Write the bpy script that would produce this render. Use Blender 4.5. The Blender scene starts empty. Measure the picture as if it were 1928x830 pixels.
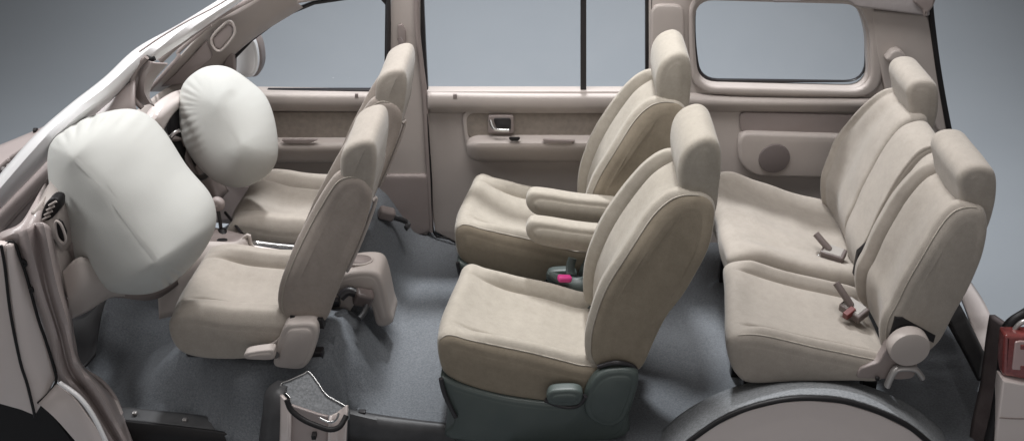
import bpy, bmesh, math, random
from mathutils import Vector, noise
random.seed(7)
S = bpy.context.scene
COL = S.collection
# ------------------------------------------------------------------ camera
W0, H0, F, PX0, PY0 = 1928.0, 830.0, 1950.0, 1040.0, 415.0
TH = math.radians(29.0)
CAM = Vector((0, -2.8, 2.4))
FW = Vector((0, math.cos(TH), -math.sin(TH)))
UP = Vector((0, math.sin(TH), math.cos(TH)))
cd = bpy.data.cameras.new("camera"); cam = bpy.data.objects.new("camera", cd); COL.objects.link(cam)
cam.location = CAM; cam.rotation_euler = (math.radians(90) - TH, 0, 0)
cd.sensor_width = 36; cd.lens = F / W0 * 36; cd.shift_x = -(PX0 - W0 / 2) / W0
cd.clip_start = .05; cd.clip_end = 200
S.camera = cam
S.render.resolution_x, S.render.resolution_y = 1024, 440
# ------------------------------------------------------------------ world, lamps
w = bpy.data.worlds.new("World"); S.world = w; w.use_nodes = True
w.node_tree.nodes["Background"].inputs[0].default_value = (1, .97, .95, 1)
w.node_tree.nodes["Background"].inputs[1].default_value = .20
S.view_settings.view_transform = 'Standard'; S.view_settings.look = 'None'
S.view_settings.exposure = 0.12; S.view_settings.gamma = 1

def area(name, loc, target, size, power, col=(1, 1, 1), sy=None, spread=180):
    d = bpy.data.lights.new(name, 'AREA'); d.shape = 'RECTANGLE'; d.size = size; d.size_y = sy or size
    d.energy = power; d.color = col; d.spread = math.radians(spread)
    o = bpy.data.objects.new(name, d); COL.objects.link(o); o.location = loc
    o.rotation_euler = (Vector(target) - Vector(loc)).to_track_quat('-Z', 'Y').to_euler()
    return o
area("softbox_overhead", (-.2, .35, 3.7), (-.1, .6, .3), 2.8, 96, (1, .98, .965), .9)
area("softbox_windscreen", (-3.6, .6, 2.6), (-1.2, .5, .6), 1.4, 52, (1, 1, 1), 1.2)
area("softbox_camera_side", (.6, -4.4, 1.9), (.3, .2, .3), 2.4, 16, (1, .96, .94))
def spot(name, loc, target, power, ang, col, blend=1):
    d = bpy.data.lights.new(name, 'SPOT'); d.energy = power; d.spot_size = math.radians(ang); d.spot_blend = blend
    d.color = col; d.shadow_soft_size = .3
    o = bpy.data.objects.new(name, d); COL.objects.link(o); o.location = loc
    o.rotation_euler = (Vector(target) - Vector(loc)).to_track_quat('-Z', 'Y').to_euler()
spot("backdrop_spot", (0, 3.6, 6.2), (.0, 3.2, -.5), 2150, 86, (.96, .98, 1))

# ------------------------------------------------------------------ pixel -> place helpers
def at(px, py, Y):
    d = FW + UP * ((PY0 - py) / F) + Vector(((px - PX0) / F, 0, 0))
    return CAM + d * ((Y - CAM.y) / d.y)
def atz(px, py, Z):
    d = FW + UP * ((PY0 - py) / F) + Vector(((px - PX0) / F, 0, 0))
    return CAM + d * ((Z - CAM.z) / d.z)
def xz(pts, Y):
    return [(p.x, p.z) for p in (at(a, b, Y) for a, b in pts)]

# ------------------------------------------------------------------ materials
def mat(name, col, rough=.6, col2=None, nscale=30, bump=0, bscale=300, metal=0, spec=.5, coat=0, sheen=0, detail=4, mlow=.35, mhigh=.65, bump2=0, b2scale=12, nrough=.5):
    m = bpy.data.materials.new(name); m.use_nodes = True
    nt = m.node_tree; N = nt.nodes; L = nt.links; b = N["Principled BSDF"]
    b.inputs["Base Color"].default_value = (*col, 1); b.inputs["Roughness"].default_value = rough
    b.inputs["Metallic"].default_value = metal; b.inputs["Specular IOR Level"].default_value = spec
    b.inputs["Coat Weight"].default_value = coat; b.inputs["Coat Roughness"].default_value = .08
    if sheen:
        b.inputs["Sheen Weight"].default_value = sheen; b.inputs["Sheen Roughness"].default_value = .4
    tc = N.new("ShaderNodeTexCoord")
    if col2:
        n = N.new("ShaderNodeTexNoise"); n.inputs["Scale"].default_value = nscale; n.inputs["Detail"].default_value = detail; n.inputs["Roughness"].default_value = nrough
        L.new(tc.outputs["Object"], n.inputs["Vector"])
        r = N.new("ShaderNodeMapRange"); r.inputs[1].default_value = mlow; r.inputs[2].default_value = mhigh
        L.new(n.outputs["Fac"], r.inputs[0])
        x = N.new("ShaderNodeMix"); x.data_type = 'RGBA'
        x.inputs[6].default_value = (*col, 1); x.inputs[7].default_value = (*col2, 1)
        L.new(r.outputs[0], x.inputs[0]); L.new(x.outputs[2], b.inputs["Base Color"])
    last = None
    for st, sc in ((bump, bscale), (bump2, b2scale)):
        if not st: continue
        n = N.new("ShaderNodeTexNoise"); n.inputs["Scale"].default_value = sc; n.inputs["Detail"].default_value = 3
        L.new(tc.outputs["Object"], n.inputs["Vector"])
        bp = N.new("ShaderNodeBump"); bp.inputs["Strength"].default_value = st
        bp.inputs["Distance"].default_value = .002 if sc > 80 else .012
        L.new(n.outputs["Fac"], bp.inputs["Height"])
        if last: L.new(last.outputs[0], bp.inputs["Normal"])
        last = bp
    if last: L.new(last.outputs[0], b.inputs["Normal"])
    return m
M = {}
M['fabric'] = mat('beige_seat_fabric', (.395, .355, .315), .95, (.32, .287, .252), 22, nrough=.86, detail=12, bump=.6, bscale=500, sheen=.25, spec=.2, bump2=.10, b2scale=9)
M['fabric_warm'] = mat('warm_beige_seat_fabric', (.42, .382, .33), .95, (.335, .303, .257), 20, nrough=.86, detail=12, bump=.6, bscale=500, sheen=.25, spec=.2, bump2=.12, b2scale=8)
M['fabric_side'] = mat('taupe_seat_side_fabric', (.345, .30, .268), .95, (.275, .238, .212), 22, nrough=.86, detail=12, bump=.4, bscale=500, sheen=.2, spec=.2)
M['brown_shaded_side'] = mat('brown_shaded_seat_side_fabric', (.31, .265, .205), .95, (.24, .203, .155), 22, nrough=.86, detail=12, bump=.5, bscale=500, sheen=.2, spec=.2)  # browner side cloth, with the shade of the near side faces darkened into it
M['piping'] = mat('seam_piping', (.36, .328, .285), .8, bump=.3, bscale=500, spec=.2)
M['plastic'] = mat('taupe_interior_plastic', (.43, .385, .36), .5, (.405, .36, .338), 8, .2, 700, spec=.4)
M['plastic_dk'] = mat('brown_grey_plastic', (.27, .23, .22), .5, (.25, .21, .20), 8, .2, 600, spec=.4)
M['trimfab'] = mat('door_insert_cloth', (.27, .235, .205), .95, (.23, .20, .175), 45, .6, 420, spec=.2)
M['teal'] = mat('grey_green_seat_base_plastic', (.068, .085, .080), .42, (.058, .075, .071), 9, .2, 500, spec=.5)
M['black'] = mat('black_rubber', (.012, .011, .012), .5, spec=.3)
M['blackp'] = mat('black_plastic', (.02, .018, .02), .35, spec=.5)
M['paint'] = mat('pale_champagne_body_paint', (.66, .59, .565), .32, (.64, .57, .55), 4, coat=.7, spec=.5)
M['paint_white'] = mat('white_body_paint', (.86, .85, .86), .3, coat=.8)
M['primer'] = mat('painted_inner_metal', (.38, .325, .315), .42, (.35, .30, .29), 6, coat=.25, bump2=.3, b2scale=7)
M['carpet'] = mat('grey_carpet', (.10, .108, .118), 1, (.215, .228, .246), 150, 1.0, 200, spec=.1, detail=6, mlow=.3, mhigh=.7, nrough=.8, bump2=.5, b2scale=14)
M['carpet2'] = mat('grey_felt_lining', (.19, .2, .21), .95, (.28, .29, .305), 120, .8, 220, spec=.15, detail=6, bump2=.5, b2scale=16)
M['sill'] = mat('dark_grey_sill_plastic', (.055, .055, .058), .5, (.04, .04, .043), 20, .2, 400)
M['airbag'] = mat('white_airbag_cloth', (.50, .502, .48), .85, (.49, .49, .468), 5, .25, 600, spec=.25, bump2=.35, b2scale=5)
M['chrome'] = mat('bright_metal', (.7, .7, .7), .22, metal=1)
M['steel'] = mat('brushed_steel', (.42, .40, .39), .38, metal=.7, bump2=.3)
M['pink'] = mat('pink_release_button', (.62, .05, .24), .45, bump=.2)
M['red'] = mat('red_release_button', (.13, .03, .028), .4)
M['buckle'] = mat('brown_buckle_plastic', (.13, .105, .10), .4)
M['buckle_lt'] = mat('grey_buckle_face', (.30, .28, .26), .4)
M['lens_red'] = mat('red_lamp_lens', (.25, .055, .05), .18, (.19, .04, .038), 90, coat=1)
M['lens_pink'] = mat('clear_lamp_lens', (.50, .36, .35), .2, coat=1)
M['speaker'] = mat('speaker_mesh', (.12, .10, .098), .6, (.19, .16, .155), 900, .6, 900)
M['mirror'] = mat('mirror_reflection_white', (.93, .93, .94), .3, coat=.5)  # near-white base colour stands in for the bright reflection in the mirror
M['back'] = mat('grey_blue_studio_paper', (.255, .275, .298), .95, (.25, .27, .293), 2, spec=.1)
M['rust'] = mat('stained_brown_metal', (.09, .07, .07), .7, (.13, .105, .105), 14, .5, 120)
M['roofcloth'] = mat('grey_headliner', (.36, .33, .33), .9, (.33, .30, .30), 40, .4, 300)
gm = bpy.data.materials.new('window_glass'); gm.use_nodes = True; nt = gm.node_tree; nt.nodes.clear()
o_ = nt.nodes.new("ShaderNodeOutputMaterial"); mx = nt.nodes.new("ShaderNodeMixShader"); tr = nt.nodes.new("ShaderNodeBsdfTransparent")
gl = nt.nodes.new("ShaderNodeBsdfGlossy"); gl.inputs["Roughness"].default_value = .03; mx.inputs[0].default_value = .012
tr.inputs[0].default_value = (.97, .97, .97, 1)
nt.links.new(tr.outputs[0], mx.inputs[1]); nt.links.new(gl.outputs[0], mx.inputs[2]); nt.links.new(mx.outputs[0], o_.inputs[0])
M['glass'] = gm

# ------------------------------------------------------------------ object helpers
def tag(o, label=None, cat=None, group=None, kind=None):
    if label: o['label'] = label
    if cat: o['category'] = cat
    if group: o['group'] = group
    if kind: o['kind'] = kind
    return o
def empty(name, loc, label, cat, group=None):
    o = bpy.data.objects.new(name, None); COL.objects.link(o); o.location = loc; o.empty_display_size = .1
    return tag(o, label, cat, group)
def wloc(o):
    v = Vector((0, 0, 0))
    while o: v = v + Vector(o.location); o = o.parent
    return v
def mk(name, verts, faces, m, parent=None, smooth=35, solid=0, bevel=0, sub=0, label=None):
    base = wloc(parent)
    vs = [Vector(v) for v in verts]
    me = bpy.data.meshes.new(name)
    if parent is None or True:
        c = sum(vs, Vector()) / len(vs)
    me.from_pydata([tuple(v - c) for v in vs], [], faces)
    bm = bmesh.new(); bm.from_mesh(me); bmesh.ops.recalc_face_normals(bm, faces=bm.faces); bm.to_mesh(me); bm.free()
    me.materials.append(M[m])
    o = bpy.data.objects.new(name, me); COL.objects.link(o)
    o.location = c - base
    if parent: o.parent = parent
    for p in me.polygons: p.use_smooth = bool(smooth)
    if smooth and smooth < 180: me.set_sharp_from_angle(angle=math.radians(smooth))
    if sub:
        s = o.modifiers.new('sub', 'SUBSURF'); s.levels = s.render_levels = sub
    if solid:
        s = o.modifiers.new('solid', 'SOLIDIFY'); s.thickness = solid; s.offset = 0
    if bevel:
        s = o.modifiers.new('bevel', 'BEVEL'); s.width = bevel; s.segments = 3; s.limit_method = 'ANGLE'; s.angle_limit = math.radians(40)
    if label: o['label'] = label
    return o
def cr(pts, n, closed=False):
    """Catmull-Rom through points (tuples of any dimension), resampled by arc length to n points."""
    P = [Vector(p) if len(p) == 3 else Vector((p[0], p[1], 0)) for p in pts]
    m = len(P); out = []
    segs = m if closed else m - 1
    for i in range(segs):
        g = (lambda k: P[k % m]) if closed else (lambda k: P[min(max(k, 0), m - 1)])
        p0, p1, p2, p3 = g(i - 1), g(i), g(i + 1), g(i + 2)
        for k in range(16):
            t = k / 16
            out.append(.5 * ((2 * p1) + (p2 - p0) * t + (2 * p0 - 5 * p1 + 4 * p2 - p3) * t * t + (3 * p1 - p0 - 3 * p2 + p3) * t ** 3))
    out.append(P[0].copy() if closed else P[-1].copy())
    D = [0]
    for a, b in zip(out, out[1:]): D.append(D[-1] + (b - a).length)
    res = []; j = 0
    cnt = n if closed else n - 1
    for i in range(n):
        d = D[-1] * i / cnt
        while j < len(D) - 2 and D[j + 1] < d: j += 1
        f = (d - D[j]) / max(D[j + 1] - D[j], 1e-9)
        res.append(out[j].lerp(out[j + 1], min(max(f, 0), 1)))
    return res
def ss(a, b, x):
    t = min(max((x - a) / (b - a), 0), 1); return t * t * (3 - 2 * t)
def loft(name, prof, y0, y1, r, m, parent=None, disp=None, post=None, rp=2.6, nu=130, nv=96, bulge=.0015, wrinkle=.0, label=None, side=None, pipe=None):
    """Upholstered block: closed (x,z) side profile carried from y0 to y1 with rounded ends."""
    P = cr(prof, nu, True)
    A = sum(P[i].x * P[(i + 1) % nu].y - P[(i + 1) % nu].x * P[i].y for i in range(nu))
    if A < 0: P.reverse()
    Nn = []
    for i in range(nu):
        a, b = P[i - 2], P[(i + 2) % nu]; t = (b - a).normalized(); Nn.append(Vector((t.y, -t.x, 0)))
    hw = (y1 - y0) / 2; yc = (y0 + y1) / 2
    verts = []; rings = []
    def step(Pc, d):
        out = []
        for i in range(nu):
            t = (Pc[(i + 2) % nu] - Pc[i - 2]).normalized(); out.append(Pc[i] - Vector((t.y, -t.x, 0)) * d)
        for _ in range(1): out = [(out[i - 1] + out[i] * 4 + out[(i + 1) % nu]) / 6 for i in range(nu)]
        D = [0]
        for i in range(nu): D.append(D[-1] + (out[(i + 1) % nu] - out[i]).length)
        old = [0]
        for i in range(nu): old.append(old[-1] + (Pc[(i + 1) % nu] - Pc[i]).length)
        res = []; j = 0
        for i in range(nu):
            d = .5 * D[i] + .5 * D[-1] * i / nu
            while j < nu - 1 and D[j + 1] < d: j += 1
            f = (d - D[j]) / max(D[j + 1] - D[j], 1e-9); res.append(out[j].lerp(out[(j + 1) % nu], min(max(f, 0), 1)))
        return res
    LV = [P]; NS = 16
    for _ in range(NS): LV.append(step(LV[-1], r / NS))
    k1 = 9
    ys = [-hw + r * (1 - math.cos(math.pi / 2 * i / k1)) for i in range(k1)]
    inner = [-hw + r + (2 * hw - 2 * r) * i / nv for i in range(nv + 1)]
    ys = ys + inner + [-a for a in reversed(ys)]
    for y in ys:
        e = hw - abs(y); q = 0
        if e < r: q = r * (1 - max(0, 1 - (1 - e / r) ** rp) ** (1 / rp))
        ring = []
        fq = q / r * NS; lo = min(int(fq), NS - 1); fr_ = fq - lo
        for i_, nn in enumerate(Nn):
            p = LV[lo][i_].lerp(LV[lo + 1][i_], fr_); d = 0
            if disp: d += disp(p.x, p.y, nn.x, nn.y, y / hw) * (1 - q / r)
            x, z = p.x + nn.x * d, p.y + nn.y * d
            v = Vector((x, yc + y, z))
            if wrinkle: 
                v += Vector((nn.x, 0, nn.y)) * wrinkle * noise.noise(Vector((x * 7, y * 7, z * 7)))
            if post: v = Vector(post(v.x, v.y, v.z))
            ring.append(len(verts)); verts.append(v)
        rings.append(ring)
    faces = []
    for a, b in zip(rings, rings[1:]):
        for i in range(nu):
            j = (i + 1) % nu; faces.append((a[i], a[j], b[j], b[i]))
    for ring, sgn in ((rings[0], -1), (rings[-1], 1)):
        c = sum((verts[i] for i in ring), Vector()) / nu
        prev = ring
        L2 = [Vector((verts[i].x, verts[i].z, 0)) for i in ring]; y_ = [verts[i].y for i in ring]
        for by in (.5, 1):
            L2 = step(L2, .003); cur = []
            for q_, yy in zip(L2, y_): cur.append(len(verts)); verts.append(Vector((q_.x, yy + sgn * bulge * by, q_.y)))
            for i in range(nu):
                j = (i + 1) % nu; faces.append((prev[i], prev[j], cur[j], cur[i]) if sgn > 0 else (prev[j], prev[i], cur[i], cur[j]))
            prev = cur
        faces.append(tuple(prev))
    o = mk(name, verts, faces, m, parent, 180, label=label)
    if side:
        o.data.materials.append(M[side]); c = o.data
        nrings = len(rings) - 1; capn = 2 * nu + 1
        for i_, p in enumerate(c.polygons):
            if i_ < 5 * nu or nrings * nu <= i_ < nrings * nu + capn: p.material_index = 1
    if pipe:
        a, b = pipe                                  # span of the profile as (nx,nz) test: outward direction dot > b
        ks = 3
        sel = [i for i in range(nu) if Nn[i].x * a[0] + Nn[i].y * a[1] > b]
        # longest run
        st = next((i for i in range(nu) if i in sel and (i - 1) % nu not in sel), 0); run = []
        best = []
        for st in [i for i in sel if (i - 1) % nu not in sel]:
            run = []; i = st
            while i % nu in sel and len(run) < nu: run.append(i % nu); i += 1
            if len(run) > len(best): best = run
        if len(best) > 8:
            for yy in (0,):
                pts = [tuple(verts[rings[5][i]] + Vector((Nn[i].x, 0, Nn[i].y)) * .0006) for i in best[::3]]
                tube('piping', pts, .0024, 'piping', o, n=90, seg=6)
    return o
def tube(name, pts, rad, m, parent=None, n=40, seg=10, flat=1, uflat=1, label=None, closed=False):
    P = cr(pts, n, closed); verts = []; faces = []
    for i, p in enumerate(P):
        a = P[i - 1] if (i or closed) else P[0]; b = P[(i + 1) % n] if (closed or i < n - 1) else P[-1]
        t = (b - a).normalized()
        u = t.cross(Vector((0, 1, 0)));
        if u.length < .1: u = t.cross(Vector((0, 0, 1)))
        u.normalize(); v = t.cross(u)
        rr = rad(i / (n - 1)) if callable(rad) else rad
        for k in range(seg):
            an = 2 * math.pi * k / seg; verts.append(p + u * math.cos(an) * rr * uflat + v * math.sin(an) * rr * flat)
    for i in range(n if closed else n - 1):
        i2 = (i + 1) % n
        for k in range(seg):
            k2 = (k + 1) % seg; faces.append((i * seg + k, i * seg + k2, i2 * seg + k2, i2 * seg + k))
    if not closed:
        faces.append(tuple(range(seg))); faces.append(tuple(range((n - 1) * seg, n * seg)))
    return mk(name, verts, faces, m, parent, 60, label=label)
def ptube(name, pts, rad, m, parent=None, **k):
    return tube(name, [tuple(at(*p)) for p in pts], rad, m, parent, **k)
def strip(name, rails, m, parent=None, n=48, k=6, solid=.006, cross=True, z0=None, label=None):
    """Curved sheet through rails, each a list of (px,py,Y)."""
    R = [cr([tuple(at(*p)) for p in rl], n) for rl in rails]
    rows = []
    if len(R) > 2 and cross:
        cols = [cr([tuple(r[i]) for r in R], k * (len(R) - 1) + 1) for i in range(n)]
        rows = [[c[j] for c in cols] for j in range(len(cols[0]))]
    else:
        for a, b in zip(R, R[1:]):
            for j in range(k): rows.append([a[i].lerp(b[i], j / k) for i in range(n)])
        rows.append(R[-1])
    verts = [v for r in rows for v in r]; faces = []
    for j in range(len(rows) - 1):
        for i in range(n - 1): faces.append((j * n + i, j * n + i + 1, (j + 1) * n + i + 1, (j + 1) * n + i))
    return mk(name, verts, faces, m, parent, 50, solid=solid, label=label)
def rnd(pts, rad, seg=6):
    """round the corners of a closed pixel polygon"""
    out = []; n = len(pts)
    for i in range(n):
        p0, p1, p2 = Vector(pts[i - 1]).to_2d(), Vector(pts[i]).to_2d(), Vector(pts[(i + 1) % n]).to_2d()
        a, b = p0 - p1, p2 - p1
        rr = min(rad, a.length * .45, b.length * .45)
        s, e = p1 + a.normalized() * rr, p1 + b.normalized() * rr
        for k in range(seg + 1):
            t = k / seg; q = s * (1 - t) ** 2 + p1 * 2 * t * (1 - t) + e * t * t; out.append((q.x, q.y))
    return out
def plate(name, outer, holes, Y, thick, bev, m, parent=None, label=None, rad=None, lean=0, zref=.7):
    """flat panel standing in the plane y=Y, its front at Y, thickness going back; holes cut out. lean tips the part above zref inwards"""
    if rad: outer = rnd(outer, rad)
    cu = bpy.data.curves.new('c', 'CURVE'); cu.dimensions = '2D'; cu.fill_mode = 'BOTH'
    cu.extrude = max(thick / 2 - bev, .0001); cu.bevel_depth = bev; cu.offset = -bev; cu.bevel_resolution = 3
    for pl in [outer] + list(holes):
        sp = cu.splines.new('POLY'); q = xz(pl, Y); sp.points.add(len(q) - 1)
        for i, (x, z) in enumerate(q): sp.points[i].co = (x, z, 0, 1)
        sp.use_cyclic_u = True
    tmp = bpy.data.objects.new('tmp', cu); COL.objects.link(tmp)
    dg = bpy.context.evaluated_depsgraph_get(); me = bpy.data.meshes.new_from_object(tmp.evaluated_get(dg))
    verts = []
    for v in me.vertices:
        p = Vector((v.co.x, Y + thick / 2 - v.co.z, v.co.y))
        if lean and p.z > zref: p.y -= (p.z - zref) * lean
        verts.append(p)
    faces = [tuple(p.vertices) for p in me.polygons]
    bpy.data.objects.remove(tmp); bpy.data.curves.remove(cu); bpy.data.meshes.remove(me)
    bm = bmesh.new(); vv = [bm.verts.new(v) for v in verts]
    for f in faces:
        try: bm.faces.new([vv[i] for i in f])
        except ValueError: pass
    bmesh.ops.remove_doubles(bm, verts=bm.verts, dist=1e-5)
    bm.verts.index_update()
    V2 = [v.co.copy() for v in bm.verts]; F2 = [tuple(v.index for v in f.verts) for f in bm.faces]; bm.free()
    return mk(name, V2, F2, m, parent, 40, label=label)
def box(name, c, s, m, parent=None, rot=(0, 0, 0), bevel=.004, label=None):
    from mathutils import Euler
    R = Euler(rot).to_matrix(); vs = []
    for sx in (-1, 1):
        for sy in (-1, 1):
            for sz in (-1, 1): vs.append(Vector(c) + R @ Vector((sx * s[0] / 2, sy * s[1] / 2, sz * s[2] / 2)))
    fs = [(0, 1, 3, 2), (4, 6, 7, 5), (0, 4, 5, 1), (2, 3, 7, 6), (0, 2, 6, 4), (1, 5, 7, 3)]
    return mk(name, vs, fs, m, parent, 40, bevel=bevel, label=label)
def disc(name, c, r, y0, y1, m, parent=None, bev=.006, n=48, label=None, sx=1):
    vs = []; fs = []
    prof = [(0, y0), (r - bev * 1.5, y0), (r - bev * .4, y0 + bev * .35), (r, y0 + bev * 1.4), (r, y1), (0, y1)]
    for rr, y in prof[1:-1]:
        for k in range(n):
            a = 2 * math.pi * k / n; vs.append((c[0] + rr * math.cos(a) * sx, y, c[1] + rr * math.sin(a)))
    for j in range(3):
        for k in range(n):
            k2 = (k + 1) % n; fs.append((j * n + k, j * n + k2, (j + 1) * n + k2, (j + 1) * n + k))
    fs.append(tuple(range(n))); fs.append(tuple(range(3 * n, 4 * n)))
    return mk(name, vs, fs, m, parent, 40, label=label)
def copy_tree(o, parent=None, off=(0, 0, 0)):
    c = o.copy(); COL.objects.link(c)
    if parent: c.parent = parent
    else: c.location = Vector(o.location) + Vector(off)
    for ch in [q for q in bpy.data.objects if q.parent == o]: copy_tree(ch, c)
    return c

# ================================================================== SETTING
# studio sweep: floor running back and curving up
pts = [(-3.5, -.62), (3.2, -.62), (4.2, -.60), (5.0, -.42), (5.6, 0), (5.95, .7), (6.0, 1.6), (6.0, 6)]
vs, fs = [], []
pp = cr(pts, 60)
for p in pp:
    for x in (-9, 9): vs.append((x, p.x, p.y))
for i in range(59): fs.append((2 * i, 2 * i + 1, 2 * i + 3, 2 * i + 2))
o = mk('backdrop', vs, fs, 'back', None, 180); tag(o, kind='structure')

# carpeted floor of the van (relief: rises into the toe board, soft folds)
def gp(px, py, z=0.0): p = atz(px, py, z); return (p.x, p.y)
edge = [gp(100, 560), gp(120, 660), gp(160, 712), gp(232, 768), gp(300, 778), gp(366, 786), gp(405, 812), gp(455, 838), (-.95, -.06), (-.80, -.06), gp(640, 800), gp(662, 772), gp(705, 781),
        gp(780, 792), gp(858, 800), (-.2, -.0), (-.1, -.12), (.2, -.2), (1.75, -.2), (1.9, -.1), gp(1838, 735), gp(1846, 715), gp(1783, 598), gp(1745, 520)]
edge += [(1.75, 1.39), (-1.9, 1.39), (-2.1, .9), (-2.0, .4)]
def inside(x, y, poly):
    c = False; n = len(poly)
    for i in range(n):
        x1, y1 = poly[i]; x2, y2 = poly[i - 1]
        if (y1 > y) != (y2 > y) and x < (x2 - x1) * (y - y1) / (y2 - y1) + x1: c = not c
    return c
def yedge(x):
    e = edge[2:13]
    for (x0, y0), (x1, y1) in zip(e, e[1:]):
        if x0 <= x <= x1: return y0 + (y1 - y0) * ss(x0, x1, x)
    return e[0][1] if x < e[0][0] else e[-1][1]
def fh(x, y):
    z = .0
    z += .35 * ss(-1.55, -2.05, x)
    z += .010 * noise.noise(Vector((x * 3, y * 3, 0))) + .005 * noise.noise(Vector((x * 9, y * 9, 4)))
    # folds behind the driver seat rails
    d = abs((y - .16) - (x + .78) * .8 - .04 * math.sin(x * 14)); z += .016 * math.exp(-(d / .02) ** 2) * ss(-.9, -.8, x) * ss(-.55, -.66, x)
    d = abs((y - .05) + (x + .72) * .5); z += .012 * math.exp(-(d / .018) ** 2) * ss(-.88, -.8, x) * ss(-.55, -.62, x)
    z += .05 * ss(.48, .54, y) * ss(.74, .68, y) * ss(-.75, -.95, x)         # centre tunnel
    z += .05 * ss(1.10, 1.28, y) * ss(-.95, -.8, x) * ss(-.45, -.6, x)
    z += PLAT * ss(.0, .13, y - yedge(x)) * ss(-.60, -.78, x) * ss(-1.62, -1.22, x) * (1 - .25 * ss(.4, .5, y) * ss(.75, .66, y))
    return z
PLAT = at(400, 672, .07).z - .03
bm = bmesh.new()
ev = [bm.verts.new((x, y, 0)) for x, y in edge]
bm.faces.new(ev)
bmesh.ops.triangulate(bm, faces=bm.faces)
for axis, rng in (('x', [i * .035 for i in range(-62, 58)]), ('y', [i * .035 for i in range(-8, 40)])):
    for c in rng:
        no = (1, 0, 0) if axis == 'x' else (0, 1, 0); co = (c, 0, 0) if axis == 'x' else (0, c, 0)
        bmesh.ops.bisect_plane(bm, geom=bm.verts[:] + bm.edges[:] + bm.faces[:], plane_co=co, plane_no=no)
for v in bm.verts: v.co.z = fh(v.co.x, v.co.y)
# turned-down cut edge
be = [e for e in bm.edges if e.is_boundary]
r_ = bmesh.ops.extrude_edge_only(bm, edges=be)
for v in [g for g in r_['geom'] if isinstance(g, bmesh.types.BMVert)]: v.co.z -= .22
bm.verts.index_update()
V2 = [v.co.copy() for v in bm.verts]; F2 = [tuple(v.index for v in f.verts) for f in bm.faces]; bm.free()
o = mk('floor', V2, F2, 'carpet', None, 50); tag(o, kind='structure')

# ================================================================== VAN BODY (one thing with parts)
body = empty('van_body', (0, .6, -.3), 'pale champagne cutaway minivan body shell with far doors, pillars and open near side', 'van body')
WY = 1.35
# ---- far side, front door
fdoor = plate('front_door', [(425, 176), (470, 172), (725, 176), (727, 300), (724, 420), (640, 440), (400, 420), (380, 330), (385, 240)], [], WY - .02, .06, .008, 'plastic', body)
strip('door_top_rail', [[(478, 173, WY), (600, 174, WY), (724, 175, WY)], [(478, 178, WY - .05), (600, 180, WY - .05), (724, 180, WY - .05)], [(478, 196, WY - .055), (600, 198, WY - .055), (724, 198, WY - .055)], [(478, 208, WY - .02), (600, 210, WY - .02), (724, 210, WY - .02)]], 'plastic', fdoor)
plate('door_insert', [(505, 212), (716, 212), (716, 266), (510, 266)], [], WY - .030, .03, .004, 'trimfab', fdoor, rad=10)
def prof_bar(name, xs, prof, m, parent, endr=.02):
    """bar with (y,z) section prof carried along x, ends tapering"""
    n = 40; P = cr(prof, 40, True); c = sum(P, Vector()) / 40; vs = []; fs = []; R = []
    x0, x1 = xs; L = x1 - x0
    for i in range(n + 1):
        t = (1 - math.cos(math.pi * i / n)) / 2; x = x0 + L * t; e = min(x - x0, x1 - x)
        k = 1 if e > endr else .35 + .65 * math.sqrt(max(0, 1 - (1 - e / endr) ** 2))
        R.append([len(vs) + q for q in range(40)])
        for p in P: vs.append((x, c.x + (p.x - c.x) * k, c.y + (p.y - c.y) * k))
    for a, b in zip(R, R[1:]):
        for q in range(40): fs.append((a[q], a[(q + 1) % 40], b[(q + 1) % 40], b[q]))
    fs.append(tuple(R[0])); fs.append(tuple(R[-1]))
    return mk(name, vs, fs, m, parent, 40)
def arm_prof(pyt, pyb, px, out=.075):
    zt = at(px, pyt, WY - .06).z; zb = at(px, pyb, WY - .03).z
    return [(WY, zt + .006), (WY - .04, zt + .006), (WY - out, zt), (WY - out - .008, zt - .02), (WY - out + .004, (zt + zb) / 2), (WY - .05, zb + .008), (WY, zb)]
prof_bar('door_armrest', (at(500, 270, WY - .05).x, at(718, 270, WY - .05).x), arm_prof(268, 306, 600), 'plastic', fdoor)
plate('pull_pocket', [(528, 263), (600, 263), (584, 270), (536, 270)], [], WY - .088, .012, .002, 'plastic_dk', fdoor, rad=4)
plate('door_pocket', [(400, 345), (470, 352), (470, 335), (520, 330), (520, 400), (400, 420)], [], WY - .05, .03, .006, 'plastic_dk', fdoor, rad=8)
plate('lock_button', [(668, 177), (674, 177), (674, 184), (668, 184)], [], WY - .062, .01, .002, 'plastic_dk', fdoor)
# front window frame, seal and pane
win1 = [(436, 176), (438, 108), (470, 72), (530, 28), (590, 4), (660, -6), (722, -6), (731, 6), (731, 176)]
win1i = [(441, 170), (443, 112), (476, 78), (534, 34), (592, 10), (660, 0), (716, 0), (725, 10), (723, 170)]
fw = plate('window_frame', win1, [win1i], WY - .005, .03, .004, 'blackp', fdoor)
plate('pane', win1i, [], WY + .02, .004, .0005, 'glass', fw)
# roof side + A pillar on the far side
plate('roof_rail', [(380, 30), (470, -60), (700, -60), (1960, -60), (1765, -8), (1752, 8), (1640, 3), (1560, -3), (1420, -8), (1312, -10), (1225, -8), (1222, -16), (735, -16), (730, -2), (700, -7), (620, -1), (560, 8), (515, 32), (478, 64), (436, 100), (420, 118)], [], WY - .03, .05, .012, 'plastic', body)
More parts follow.
